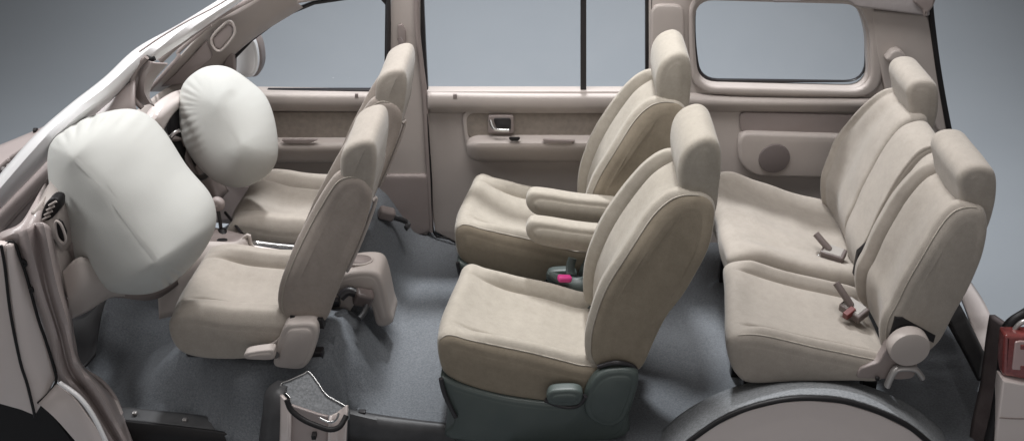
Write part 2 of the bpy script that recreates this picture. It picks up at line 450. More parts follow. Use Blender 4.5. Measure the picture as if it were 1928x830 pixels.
# B pillar
bp_ = plate('door_pillar', [(737, -40), (790, -40), (790, 60), (797, 176), (812, 430), (800, 450), (735, 440), (727, 300), (727, 176), (733, 90)], [], WY - .035, .06, .010, 'plastic', body)
ptube('pillar_seal', [(785, -30, WY - .045), (786, 50, WY - .045), (793, 120, WY - .045), (800, 180, WY - .045), (806, 300, WY - .045), (813, 436, WY - .045)], .011, 'plastic_dk', bp_)
ptube('pillar_seal', [(731, -30, WY - .045), (732, 60, WY - .045), (729, 176, WY - .045)], .009, 'blackp', bp_)
plate('belt_slot', [(748, 48), (757, 46), (764, 60), (764, 88), (750, 88)], [], WY - .046, .02, .003, 'plastic_dk', bp_, rad=4)
plate('belt_anchor', [(742, 96), (752, 87), (764, 87), (772, 98), (760, 112), (738, 122)], [], WY - .075, .04, .008, 'plastic', bp_, rad=6)
ptube('belt_webbing', [(752, 72, WY - .07), (757, 88, WY - .085), (752, 105, WY - .09)], .010, 'buckle', bp_, flat=.3)
plate('pillar_foot', [(700, 330), (812, 330), (815, 436), (790, 445), (690, 420)], [], WY - .05, .06, .014, 'plastic_dk', bp_, rad=10)
# ---- rear side door
rdoor = plate('sliding_door', [(796, 172), (1215, 172), (1330, 172), (1330, 480), (1000, 480), (870, 462), (818, 436)], [], WY - .02, .06, .006, 'plastic', body, rad=5)
strip('door_top_rail', [[(805, 174, WY), (1000, 176, WY), (1225, 176, WY)], [(805, 178, WY - .05), (1000, 181, WY - .05), (1225, 181, WY - .05)], [(805, 200, WY - .055), (1000, 203, WY - .055), (1225, 203, WY - .055)], [(805, 212, WY - .02), (1000, 214, WY - .02), (1225, 214, WY - .02)]], 'plastic', rdoor)
ptube('door_seal', [(800, 172, WY - .05), (806, 250, WY - .05), (812, 340, WY - .05), (816, 436, WY - .05), (842, 448, WY - .05), (872, 462, WY - .05), (960, 490, WY - .05)], .0045, 'black', rdoor)
plate('door_insert', [(876, 213), (1180, 213), (1180, 264), (1150, 266), (880, 262)], [], WY - .034, .03, .005, 'trimfab', rdoor, rad=16)
plate('door_insert_rim', rnd([(868, 206), (1195, 206), (1195, 300), (880, 300)], 26), [rnd([(878, 214), (1185, 214), (1185, 268), (882, 268)], 18)], WY - .036, .03, .006, 'plastic', rdoor)
prof_bar('door_armrest', (at(879, 275, WY - .05).x, at(1190, 275, WY - .05).x), arm_prof(262, 303, 1000, .085), 'plastic', rdoor, .06)
hp = plate('handle_plate', [(919, 218), (967, 218), (967, 252), (919, 252)], [], WY - .052, .03, .005, 'plastic_dk', rdoor, rad=5)
plate('handle_recess', [(928, 223), (962, 223), (962, 246), (936, 246)], [], WY - .056, .02, .002, 'blackp', hp, rad=6)
ptube('handle_lever', [(923, 226, WY - .075), (928, 240, WY - .085), (938, 245, WY - .085), (958, 246, WY - .08)], .008, 'chrome', hp, flat=.7)
plate('armrest_slot', [(957, 260), (980, 260), (976, 266), (962, 266)], [], WY - .099, .012, .001, 'black', rdoor, rad=3)
plate('pull_pocket', [(1020, 263), (1084, 265), (1074, 271), (1028, 270)], [], WY - .099, .012, .002, 'plastic_dk', rdoor, rad=4)
plate('lock_button', [(853, 178), (860, 178), (860, 186), (853, 186)], [], WY - .062, .01, .002, 'plastic_dk', rdoor)
w2 = [(780, -20), (1221, -20), (1221, 176), (788, 176), (784, 100)]
fw = plate('window_frame', w2, [[(797, -16), (1093, -16), (1093, 172), (806, 172), (802, 100)], [(1104, -16), (1215, -16), (1215, 172), (1104, 172)]], WY - .005, .03, .003, 'blackp', rdoor)
plate('pane', [(797, -16), (1093, -16), (1093, 172), (806, 172), (802, 100)], [], WY + .02, .004, .0005, 'glass', fw)
plate('pane', [(1104, -16), (1215, -16), (1215, 172), (1104, 172)], [], WY + .02, .004, .0005, 'glass', fw)
# ---- rear quarter
wq = rnd([(1309, -60), (1618, -60), (1640, 60), (1634, 166), (1312, 166), (1309, 60)], 34)
wq = rnd([(1310, 2), (1614, 10), (1632, 60), (1636, 168), (1316, 160), (1308, 80)], 40)
quarter = plate('quarter_panel', [(1222, -30), (1760, -30), (1752, 14), (1762, 80), (1786, 240), (1830, 420), (1700, 470), (1224, 470)], [wq], WY - .03, .06, .012, 'plastic', body, rad=4)
wqb = rnd([(1302, -6), (1626, 2), (1642, 60), (1646, 178), (1310, 168), (1300, 80)], 42)
fw = plate('window_frame', wqb, [rnd([(1310, -4), (1614, 4), (1629, 60), (1629, 154), (1320, 150), (1310, 80)], 38)], WY + .012, .02, .004, 'blackp', quarter)
plate('pane', rnd([(1310, 2), (1614, 10), (1630, 60), (1633, 164), (1317, 158), (1309, 80)], 36), [], WY + .028, .004, .0005, 'glass', fw)
plate('window_reveal', rnd([(1298, -10), (1640, -4), (1662, 60), (1662, 186), (1304, 178), (1296, 80)], 52), [rnd([(1308, 0), (1618, 8), (1638, 60), (1642, 172), (1314, 163), (1306, 80)], 42)], WY - .05, .04, .014, 'plastic', quarter)
plate('pillar_arch', rnd([(1226, 10), (1288, 10), (1290, 140), (1226, 140)], 20), [], WY - .05, .04, .010, 'plastic', quarter)
strip('belt_ledge', [[(1224, 168, WY - .03), (1400, 182, WY - .03), (1700, 186, WY - .03)], [(1224, 180, WY - .06), (1400, 190, WY - .06), (1720, 192, WY - .06)], [(1224, 196, WY - .06), (1400, 200, WY - .06), (1735, 202, WY - .06)], [(1224, 206, WY - .03), (1400, 210, WY - .03), (1745, 212, WY - .03)]], 'plastic', quarter)
plate('recess_panel', rnd([(1392, 212), (1640, 218), (1630, 262), (1394, 252)], 14), [], WY - .045, .03, .006, 'plastic_dk', quarter)
tray = plate('speaker_panel', rnd([(1390, 250), (1640, 258), (1600, 338), (1420, 334), (1392, 310)], 24), [], WY - .075, .06, .016, 'plastic', quarter)
c_ = at(1458, 299, WY - .08); disc('speaker_grille', (c_.x, c_.z), .068, WY - .085, WY - .06, 'speaker', quarter, bev=.004)
# D pillar grab / belt anchor
c_ = at(1694, 112, WY - .05); disc('belt_recess', (c_.x, c_.z), .072, WY - .044, WY - .02, 'plastic_dk', quarter, bev=.006)
plate('belt_anchor', [(1668, 112), (1682, 96), (1696, 94), (1708, 106), (1700, 118), (1674, 118)], [], WY - .10, .05, .010, 'plastic', quarter, rad=8)
plate('tail_pillar_trim', [(1640, 20), (1748, 30), (1758, 80), (1784, 250), (1768, 250), (1735, 186), (1668, 176), (1650, 100)], [], WY - .052, .03, .010, 'plastic', quarter, rad=10)
plate('headliner_edge', [(1612, 14), (1752, 32), (1750, 8), (1700, -30), (1300, -30), (1302, 0), (1470, -4), (1600, 4)], [], WY - .10, .05, .010, 'roofcloth', quarter, rad=6)
plate('header_trim', [(1716, -20), (1770, -20), (1758, 14), (1742, 34), (1738, 20), (1722, 6)], [], WY - .12, .06, .010, 'plastic_dk', quarter, rad=3)
plate('grab_handle', [(1446, -10), (1514, -10), (1512, 3), (1504, 6), (1456, 6)], [], WY - .14, .03, .008, 'roofcloth', quarter, rad=5)
ptube('tailgate_seal', [(1752, -10, WY - .05), (1752, 12, WY - .05), (1757, 60, WY - .05), (1768, 140, WY - .05), (1787, 244, WY - .05), (1820, 400, WY - .05)], .012, 'black', quarter)
# ---- windscreen side: white outer pillar and inner flanges
strip('windscreen_pillar', [[(-30, 372, .35), (60, 268, .35), (130, 205, .38), (200, 150, .45), (260, 95, .55), (340, 50, .7), (440, -12, .9)],
                            [(-30, 392, .30), (60, 292, .30), (130, 228, .32), (200, 168, .40), (262, 112, .50), (346, 58, .66), (452, -10, .88)],
                            [(-30, 418, .36), (60, 326, .36), (130, 252, .38), (205, 186, .46), (266, 128, .56), (352, 68, .7), (462, -8, .92)]], 'paint_white', body, solid=.02)
strip('pillar_inner_flange', [[(-30, 412, .40), (50, 335, .40), (100, 280, .42), (170, 215, .46), (255, 150, .5)],
                              [(-30, 470, .34), (40, 400, .34), (90, 340, .36), (170, 262, .40), (255, 200, .44)],
                              [(-30, 520, .40), (40, 470, .40), (110, 380, .45), (190, 300, .48), (275, 240, .5)]], 'primer', body, solid=.01)
ptube('flange_seal', [(-10, 452, .33), (30, 405, .33), (80, 352, .34), (95, 330, .36)], .006, 'plastic_dk', body)
strip('cowl_side', [[(170, 196, .5), (215, 160, .52), (270, 112, .56)], [(178, 224, .46), (222, 196, .48), (262, 150, .52)], [(180, 250, .5), (225, 222, .52), (256, 196, .56)]], 'primer', body)
ptube('pillar_seam', [(276, 108, .5), (262, 124, .5), (251, 145, .5), (250, 168, .5), (252, 186, .5), (268, 204, .5)], .009, 'plastic_dk', body)
strip('pillar_bracket', [[(276, 112, .54), (258, 140, .54), (256, 180, .54), (268, 200, .54)], [(290, 118, .50), (275, 140, .50), (270, 170, .50), (282, 196, .50)], [(316, 120, .56), (290, 150, .56), (280, 180, .56), (290, 200, .56)]], 'primer', body)
ptube('header_flange', [(284, 108, .6), (300, 88, .62), (340, 58, .7), (385, 28, .8), (440, -10, .9)], .014, 'paint', body, flat=.6)
ptube('header_flange', [(300, 116, .66), (330, 88, .7), (370, 58, .78), (420, 26, .88), (475, -4, 1.0)], .012, 'primer', body, flat=.6)
ptube('header_seam', [(292, 104, .57), (320, 78, .62), (360, 48, .7), (410, 20, .8), (450, -8, .88)], .005, 'plastic_dk', body)
ptube('header_seam', [(262, 98, .50), (300, 72, .56), (350, 42, .64), (400, 16, .74), (430, -2, .8)], .003, 'plastic_dk', body)
ptube('header_clip', [(274, 106, .52), (284, 112, .52), (291, 110, .52)], .008, 'black', body)
# inner far A pillar
strip('far_pillar_trim', [[(282, 172, 1.1), (338, 108, 1.12), (398, 46, 1.16), (470, 2, 1.2), (540, -30, 1.25)],
                          [(300, 172, 1.2), (368, 112, 1.22), (415, 66, 1.24), (480, 28, 1.26), (560, -14, 1.28)],
                          [(340, 172, 1.3), (396, 124, 1.3), (438, 84, 1.3), (486, 50, 1.3), (560, 4, 1.3)],
                          [(350, 185, 1.34), (412, 132, 1.34), (444, 100, 1.34), (492, 62, 1.34), (570, 14, 1.34)]], 'plastic', body, n=60)
plate('pillar_vent', [(400, 74), (428, 46), (438, 52), (436, 68), (413, 94), (404, 88)], [], 1.16, .03, .005, 'plastic_dk', body, rad=5)
ptube('pillar_vent_rim', [(398, 74, 1.16), (413, 97, 1.16), (440, 68, 1.16), (440, 48, 1.16), (428, 42, 1.16)], .0055, 'plastic', body, closed=True)
ptube('pillar_groove', [(282, 169, 1.08), (308, 140, 1.08), (336, 108, 1.09), (338, 96, 1.1), (396, 46, 1.12)], .008, 'plastic_dk', body)
plate('quarter_glass', [(300, 165), (330, 140), (388, 78), (400, 110), (385, 122), (345, 158)], [], 1.17, .02, .004, 'plastic_dk', body, rad=6)
ptube('header_edge', [(408, 32, 1.15), (440, 22, 1.15), (475, 2, 1.15), (500, -14, 1.15)], .014, 'paint', body, flat=.7)
plate('sail_panel', [(420, 120), (436, 98), (440, 108), (442, 176), (420, 176)], [], WY - .03, .04, .006, 'plastic_dk', fdoor)
# cowl and bonnet edge at the far left
strip('bonnet_edge', [[(-30, 286, 1.0), (30, 262, 1.0), (75, 243, 1.0), (110, 226, 1.0)], [(-30, 300, .8), (30, 290, .8), (75, 270, .8), (110, 246, .8)], [(-30, 360, .5), (20, 340, .5), (60, 300, .5), (100, 262, .5)]], 'primer', body)
for a, b in (((-5, 322), (18, 302)), ((22, 298), (46, 282)), ((50, 278), (62, 268)), ((-5, 335), (20, 318))):
    ptube('cowl_grille_bar', [(a[0], a[1], .45), (b[0], b[1], .45)], .010, 'plastic_dk', body, n=6)
ptube('bonnet_stop', [(64, 246, .98), (70, 246, .98)], .011, 'black', body, n=4)
for q in ((6, 318), (16, 312), (24, 306)):
    ptube('cowl_nozzle', [(q[0], q[1], .42), (q[0] + 3, q[1] + 2, .40)], .008, 'steel', body, n=4)
# near front: wing, door jamb, wheel well
wing = plate('front_wing', [(-60, 456), (8, 462), (20, 560), (38, 680), (64, 782), (40, 772), (-60, 744)], [], -.10, .03, .006, 'paint', body)
jamb = strip('wing_jamb', [[(10, 462, -.10), (21, 560, -.10), (40, 680, -.10), (66, 780, -.10)], [(20, 458, -.09), (40, 560, -.085), (62, 670, -.085), (84, 750, -.09)], [(30, 460, -.06), (52, 535, -.06), (84, 640, -.06), (104, 712, -.06)]], 'paint', body)
ptube('wing_seam', [(2, 462, -.115), (9, 500, -.115), (20, 590, -.115), (38, 680, -.115), (52, 725, -.115), (66, 784, -.115)], .0048, 'black', body)
ptube('jamb_seal', [(4, 458, -.075), (26, 456, -.075), (38, 485, -.075), (50, 520, -.075), (72, 600, -.075), (86, 640, -.075), (104, 700, -.075), (105, 720, -.085), (90, 742, -.095), (72, 758, -.10)], .0048, 'black', body)
for q in ((46, 494), (58, 544)):
    ptube('seal_clip', [(q[0] - 4, q[1] - 4, -.075), (q[0] + 4, q[1], -.075), (q[0], q[1] + 6, -.075)], .006, 'black', body, n=8)
pil = strip('hinge_pillar', [[(28, 440, -.05), (56, 540, -.05), (88, 640, -.05), (108, 712, -.05), (140, 755, -.06), (205, 850, -.08)],
                       [(50, 430, -.09), (74, 540, -.09), (100, 620, -.09), (120, 700, -.09), (160, 750, -.10), (222, 850, -.12)],
                       [(66, 420, -.05), (88, 540, -.05), (114, 630, -.05), (134, 700, -.05), (176, 752, -.06), (236, 850, -.08)],
                       [(82, 420, -.09), (104, 530, -.09), (124, 600, -.09), (142, 680, -.09), (190, 742, -.10), (250, 860, -.12)],
                       [(96, 430, .02), (118, 530, .02), (134, 600, .02), (150, 680, .02), (215, 752, .0), (262, 860, -.02)]], 'primer', body, n=60)
strip('pillar_upper', [[(-30, 470, -.03), (0, 440, -.03), (40, 420, -.03), (70, 370, .1), (86, 345, .3)], [(-30, 500, -.06), (10, 452, -.06), (50, 440, -.06), (84, 400, .05), (96, 372, .28)], [(-10, 540, 0), (30, 480, .0), (76, 470, .0), (100, 430, .1), (104, 400, .3)]], 'primer', body)
strip('sill_front', [[(74, 758, -.10), (90, 742, -.10), (108, 722, -.09)], [(110, 790, -.13), (130, 772, -.13), (146, 756, -.12)], [(170, 860, -.13), (190, 850, -.13), (206, 840, -.12)]], 'paint', body, solid=.01)
ptube('sill_flange', [(112, 720, -.11), (150, 748, -.13), (180, 790, -.14), (208, 850, -.15)], .008, 'paint_white', body)
gus = strip('sill_gusset', [[(152, 688, .02), (190, 714, .02), (216, 746, .0), (232, 776, -.02)], [(150, 720, -.02), (180, 745, -.03), (205, 775, -.04), (222, 800, -.05)], [(160, 760, -.06), (190, 790, -.07), (210, 815, -.08), (228, 850, -.09)]], 'paint', body)
ptube('gusset_bolt', [(214, 774, -.07), (217, 776, -.05)], .006, 'blackp', body, n=4)
ring = [(-80, 735), (-20, 742), (62, 745), (84, 752), (112, 800), (150, 850), (150, 1000), (-80, 1000)]
plate('wheel_well', ring, [], .0, .03, .003, 'black', body)
ptube('hinge_pillar_edge', [(86, 440, -.0), (112, 530, -.0), (126, 585, .0), (138, 640, .0), (150, 688, .0), (190, 716, .0), (214, 744, -.0), (226, 770, -.01)], .007, 'primer', body)
# toe board behind the pillar
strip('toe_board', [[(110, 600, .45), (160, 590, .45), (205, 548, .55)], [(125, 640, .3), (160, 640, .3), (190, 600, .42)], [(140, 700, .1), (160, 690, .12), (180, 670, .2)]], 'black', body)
# near sill
strip('sill_step', [[(222, 766, .06), (300, 774, .06), (385, 784, .06), (430, 800, .05)], [(222, 792, .0), (300, 800, .0), (385, 812, .0), (450, 830, .0)]], 'sill', body, solid=.012)
strip('sill_side', [[(222, 790, -.01), (385, 808, -.01), (520, 826, -.01), (900, 850, -.01)], [(222, 900, -.04), (385, 910, -.04), (520, 920, -.04), (900, 930, -.04)]], 'black', body, solid=.012)
for q in ((254, 773), (348, 786)):
    c_ = at(q[0], q[1] + 4, .03); box('sill_clip', c_, (.016, .016, .012), 'steel', body)
# step edge in front of second row
strip('step_edge', [[(656, 770, .06), (705, 780, .055), (780, 790, .05), (858, 799, .05)], [(656, 782, .03), (705, 796, .02), (780, 808, .02), (858, 812, .02)], [(656, 850, .01), (705, 860, .0), (780, 870, .0), (858, 880, .0)]], 'sill', body, solid=.008)
for q in ((682, 774), (836, 800)):
    c_ = at(q[0], q[1], .05); box('step_clip', c_, (.026, .02, .008), 'blackp', body, bevel=.003)
# cut B pillar foot on the near side
bpf = strip('near_pillar_foot', [[(486, 850, -0.150), (495, 780, -0.130), (502, 735, -0.090), (524, 716, -0.050)], [(500, 850, -0.190), (510, 790, -0.170), (518, 740, -0.130), (536, 720, -0.070)], [(528, 850, -0.200), (532, 790, -0.180), (534, 750, -0.140), (544, 722, -0.080)]], 'sill', body)
strip('pillar_inner_box', [[(528, 850, -0.210), (530, 790, -0.190), (530, 742, -0.160)], [(545, 850, -0.240), (546, 800, -0.230), (546, 760, -0.210)]], 'paint', body, solid=.01)
strip('pillar_web', [[(545, 850, -0.210), (546, 760, -0.190)], [(600, 850, -0.210), (600, 778, -0.190)], [(618, 850, -0.210), (618, 782, -0.190)]], 'primer', body, solid=.01)
strip('pillar_inner_box', [[(618, 850, -0.240), (620, 800, -0.230), (622, 782, -0.210)], [(634, 850, -0.210), (634, 800, -0.200), (636, 775, -0.180)], [(650, 850, -0.230), (652, 800, -0.220), (654, 762, -0.190)]], 'paint', body, solid=.008)
cap = [(530, 722), (545, 716), (572, 704), (582, 700), (600, 722), (616, 744), (655, 768), (650, 782), (640, 800), (622, 806), (600, 798), (560, 782), (548, 764), (546, 748), (532, 734)]
# cap: carpet-lined cut section, tilted sheet with bright rolled rim
def capY(py): return -.06 - (py - 700) / 100 * .13
V_ = [at(a, b, capY(b)) for a, b in cap]
c0 = sum(V_, Vector()) / len(V_) - Vector((0, 0, .006)); vs = [c0]; fs = []
P2 = cr([tuple(v) for v in V_], 80, True); vs += P2 + [p - Vector((0, 0, .03)) for p in P2]
for i in range(80):
    j = (i + 1) % 80; fs.append((0, 1 + i, 1 + j)); fs.append((1 + i, 81 + i, 81 + j, 1 + j))
mk('pillar_cap', vs, fs, 'carpet2', bpf, 50)
tube('cap_rim', [tuple(v + Vector((0, -.002, .003))) for v in V_], .0022, 'chrome', bpf, n=90, closed=True)
ptube('cap_seal', [(540, 752, -.23), (549, 772, -.24), (572, 790, -.25), (600, 802, -.26), (622, 808, -.26), (640, 802, -.25), (652, 782, -.22)], .009, 'black', bpf, n=50)
ptube('cap_highlight_clip', [(602, 786, -0.220), (620, 794, -0.225), (632, 790, -0.225), (638, 778, -0.220)], .004, 'chrome', bpf, n=16)
c_ = at(592, 818, -.212); box('web_hole', c_, (.014, .03, .016), 'black', bpf, bevel=.001)
# rear wheel arch
A0 = [(1150, 960), (1190, 880), (1240, 820), (1290, 775), (1360, 738), (1430, 718), (1510, 710), (1590, 717), (1660, 738), (1730, 775), (1790, 830), (1840, 900)]
A1 = [(1190, 960), (1225, 900), (1270, 850), (1345, 794), (1405, 766), (1470, 750), (1525, 746), (1590, 752), (1655, 772), (1715, 802), (1770, 850), (1810, 900)]
arch = strip('wheel_arch', [[(a, b, .02) for a, b in A0], [(a * .62 + c * .38, b * .62 + d * .38 - 3, -.05) for (a, b), (c, d) in zip(A0, A1)], [(a, b, -.19) for a, b in A1]], 'carpet2', body, n=90, solid=.008)
ptube('arch_flange', [(a, b - 4, -.19) for a, b in A1], .004, 'carpet2', arch, n=90)
ptube('arch_seal', [(a, b + 3, -.20) for a, b in A1], .009, 'black', arch, n=90)
plate('quarter_outer', [(a, b + 8) for a, b in A1] + [(1810, 1000), (1190, 1000)], [], -.20, .03, .003, 'paint', body)
# tail end: sill, inner panel, post, lamp
strip('tail_inner_panel', [[(1770, 500, .75), (1810, 560, .55), (1852, 690, .1)], [(1815, 515, .80), (1852, 570, .55), (1880, 625, .25)]], 'paint', body, solid=.012)
strip('tail_sill', [[(1755, 545, .62), (1784, 598, .45), (1846, 712, .05)], [(1775, 530, .62), (1806, 570, .5), (1853, 668, .10)]], 'sill', body, solid=.012)
ptube('tail_sill_seal', [(1755, 548, .6), (1784, 600, .44), (1815, 656, .25), (1844, 712, .06)], .010, 'black', body)
for q in ((1811, 616, .38), (1842, 676, .15)):
    box('sill_screw', at(*q), (.018, .018, .008), 'steel', body)
strip('tail_post', [[(1868, 592, .12), (1860, 640, .10), (1850, 720, .05), (1832, 800, .0), (1826, 860, -.02)], [(1896, 612, .02), (1890, 680, .0), (1880, 760, -.05), (1866, 860, -.1)]], 'rust', body, solid=.02)
ptube('tail_seal', [(1960, 570, -.02), (1930, 590, -.02), (1905, 606, -.03), (1894, 625, -.04), (1886, 700, -.06), (1876, 770, -.08), (1862, 830, -.1), (1850, 870, -.12)], .017, 'black', body)
ptube('tail_glass_rim', [(1960, 600, -.06), (1925, 606, -.06), (1908, 622, -.06), (1900, 632, -.06)], .008, 'steel', body)
lamp = plate('tail_lamp', [(1893, 632), (2010, 632), (2010, 728), (1960, 720), (1888, 708)], [], -.10, .06, .012, 'lens_red', body, rad=6)
plate('lamp_reflector', [(1912, 644), (1922, 642), (1960, 644), (1960, 700), (1906, 696)], [], -.106, .02, .004, 'lens_pink', lamp, rad=3)
for yy in (650, 690):
    plate('lamp_rib', [(1922, yy), (1960, yy), (1960, yy + 10), (1922, yy + 8)], [], -.110, .012, .002, 'lens_red', lamp)
plate('tail_corner', [(1888, 716), (1960, 728), (2010, 736), (2010, 1000), (1860, 1000), (1870, 860)], [], -.12, .06, .008, 'paint', body)
ptube('corner_crease', [(1882, 786, -.122), (1920, 788, -.122), (1970, 786, -.122)], .002, 'plastic_dk', body)
# door mirror outside the front window
mir = loft('door_mirror', xz([(444, 78), (460, 64), (478, 66), (490, 86), (494, 120), (486, 142), (470, 144), (450, 132), (442, 110)], 1.46), 1.44, 1.54, .03, 'plastic_dk', body, nu=60, nv=8, bulge=.01)
loft('mirror_face', xz([(440, 78), (460, 68), (476, 69), (485, 87), (488, 118), (481, 139), (466, 143), (446, 136), (440, 110)], 1.43), 1.405, 1.445, .010, 'mirror', mir, nu=60, nv=6, bulge=.006)

# ================================================================== DASHBOARD
dash = empty('dashboard', (-1.9, .6, .3), 'taupe dashboard with black vents half hidden behind the two airbags', 'dashboard')
strip('dash_top', [[(70, 420, .02), (80, 370, .1), (130, 300, .35), (210, 245, .6), (300, 175, 1.1), (345, 150, 1.28)],
                   [(95, 440, -.0), (110, 380, .06), (160, 320, .3), (240, 262, .6), (315, 205, 1.1), (360, 175, 1.28)],
                   [(120, 480, .04), (150, 440, .1), (210, 370, .3), (270, 300, .6), (325, 245, 1.1), (372, 240, 1.28)]], 'plastic', dash, n=60)
strip('dash_face', [[(118, 470, .05), (170, 430, .1), (240, 370, .3), (290, 300, .6), (325, 245, 1.1), (372, 240, 1.28)],
                    [(130, 520, .08), (190, 500, .12), (270, 460, .3), (330, 390, .6), (370, 330, 1.0), (400, 320, 1.28)],
                    [(130, 600, .12), (200, 560, .16), (300, 560, .34), (380, 480, .6), (400, 400, 1.0), (430, 360, 1.28)]], 'plastic_dk', dash, n=60)
strip('knee_panel', [[(118, 512, .0), (150, 484, .0), (185, 500, .04), (230, 540, .12)], [(128, 560, -.02), (160, 540, -.02), (200, 540, .04), (235, 555, .14)], [(128, 602, .04), (165, 585, .04), (205, 560, .10), (235, 556, .16)]], 'plastic', dash)
strip('dash_end', [[(60, 400, .0), (80, 440, .0), (105, 500, .0), (128, 560, .0)], [(84, 370, .08), (110, 430, .06), (135, 490, .05), (150, 560, .05)]], 'plastic', dash)
vent = plate('side_vent', [(76, 404), (84, 384), (96, 372), (112, 376), (112, 396), (92, 418), (80, 416)], [], .01, .05, .008, 'black', dash, rad=8)
for k in range(4):
    ptube('vent_slat', [(80 + k * 4, 414 - k * 9, -.0), (94 + k * 4, 406 - k * 9, -.0)], .0035, 'plastic', vent, n=5)
ptube('vent_ring', [(107, 416, -.03), (104, 424, -.03), (108, 446, -.03), (118, 458, -.03), (124, 450, -.03), (116, 425, -.03)], .004, 'plastic', dash, closed=True, n=40)
plate('vent_hole', [(107, 418), (104, 430), (112, 450), (120, 456), (122, 440), (114, 422)], [], -.022, .02, .002, 'black', dash)
strip('instrument_hood', [[(262, 238, .75), (290, 200, .8), (320, 178, .95), (345, 168, 1.1)], [(274, 250, .72), (300, 216, .76), (328, 192, .9), (350, 182, 1.1)], [(296, 268, .76), (312, 232, .8), (332, 206, .92), (352, 196, 1.1)]], 'paint', dash, solid=.012)
strip('instrument_face', [[(306, 262, .88), (318, 224, .88), (334, 196, .95), (350, 190, 1.05)], [(350, 350, .85), (362, 330, .88), (372, 300, .95), (380, 290, 1.05)]], 'black', dash)
sw = empty('steering_wheel', at(345, 260, .92), 'black steering wheel mostly hidden behind the far airbag', 'steering wheel')
c_ = at(352, 262, .93)
rimp = []
for k in range(24):
    a = 2 * math.pi * k / 24; v = Vector((-.35 * math.cos(a) * .16 - .0, math.sin(a) * .16, math.cos(a) * .16 * .94)); rimp.append(tuple(c_ + v))
tube('rim', rimp, .013, 'blackp', sw, n=72, closed=True)
for a in (0.5, 2.1, 3.7, 5.2):
    v = Vector((-.35 * math.cos(a) * .16, math.sin(a) * .16, math.cos(a) * .15)); tube('spoke', [tuple(c_ + v), tuple(c_ + v * .5 + Vector((-.02, 0, 0))), tuple(c_)], .012, 'plastic_dk', sw, n=8)
tube('column', [tuple(c_), tuple(c_ + Vector((-.2, 0, -.08)))], .04, 'plastic_dk', sw, n=6)
tube('stalk', [tuple(at(318, 262, .8)), tuple(at(330, 250, .8)), tuple(at(338, 246, .8))], .008, 'chrome', sw, n=8)

# ================================================================== CENTRE CONSOLE
con = empty('centre_console', (-1.2, .58, 0), 'taupe centre console with gear lever and handbrake between the front seats', 'console')
strip('console_body', [[(330, 470, .52), (370, 455, .50), (440, 456, .50), (462, 446, .50), (476, 470, .50), (520, 486, .50), (600, 495, .50)],
                       [(300, 520, .44), (370, 500, .44), (440, 500, .44), (480, 505, .44), (520, 505, .44), (600, 520, .44)],
                       [(300, 600, .42), (380, 580, .42), (450, 560, .42), (480, 560, .42), (520, 560, .42), (600, 570, .42)]], 'plastic', con)
strip('console_top', [[(330, 472, .52), (372, 458, .52), (440, 462, .52), (458, 456, .52)], [(380, 430, .60), (410, 430, .60), (450, 440, .60), (468, 444, .58)]], 'plastic_dk', con)
ptube('console_rim', [(404, 462, .5), (440, 462, .5), (452, 456, .5), (468, 442, .5), (474, 462, .5), (498, 478, .5), (560, 484, .5)], .007, 'plastic', con)
strip('handbrake_tray', [[(476, 462, .54), (520, 468, .54), (590, 478, .54)], [(480, 455, .62), (520, 458, .62), (600, 462, .62)]], 'black', con)
strip('tray_side', [[(470, 470, .52), (520, 480, .52), (590, 490, .52)], [(476, 462, .54), (520, 469, .54), (590, 478, .54)]], 'paint', con)
ptube('handbrake', [(474, 460, .56), (484, 458, .58), (520, 462, .58), (566, 466, .58)], lambda t: .011 - .003 * t, 'chrome', con, n=20)
ptube('gear_lever', [(418, 448, .6), (414, 415, .6), (410, 392, .6)], .007, 'blackp', con, n=8)
k_ = at(409, 384, .6)
loft('gear_knob', [(k_.x - .02, k_.z - .022), (k_.x + .018, k_.z - .022), (k_.x + .026, k_.z + .01), (k_.x, k_.z + .028), (k_.x - .024, k_.z + .012)], .58, .62, .018, 'plastic_dk', con, nu=30, nv=4, bulge=.003)
ptube('gear_boot', [(420, 462, .57), (420, 448, .59), (417, 430, .6)], lambda t: .055 - .042 * t, 'black', con, n=12, seg=16)
plate('latch_cover', [(560, 448), (572, 438), (588, 440), (584, 462), (560, 490), (540, 492)], [], .50, .05, .012, 'plastic_dk', con, rad=10)
# lever with strap down the tunnel
ptube('tunnel_strut', [(424, 400, .8), (440, 420, .72), (456, 440, .64)], .006, 'blackp', con, n=8)

# rear console with cup holder
rc = empty('rear_cup_console', at(700, 590, .5), 'taupe console block with oval cup holder behind the front seats', 'console')
loft('console_block', xz([(632, 596), (618, 550), (628, 522), (645, 512), (680, 505), (712, 508), (724, 530), (735, 580), (740, 604), (712, 610), (700, 575), (684, 552), (662, 580), (650, 604)], .47), .45, .60, .02, 'plastic', rc, nu=90, nv=14, bulge=.002)
tc_ = at(676, 508, .47); 
cv = []
for k in range(24):
    a = 2 * math.pi * k / 24; cv.append((tc_.x - .01 + .05 * math.cos(a), .525 + .035 * math.sin(a)))
zt = at(690, 505, .47).z
vs = [(x, y, zt + .0035) for x, y in cv]; mk('cup_holder', vs, [tuple(range(24))], 'plastic_dk', rc, solid=.006)
tube('cup_holder_rim', [(x, y, zt + .002) for x, y in cv], .005, 'plastic', rc, n=48, closed=True)

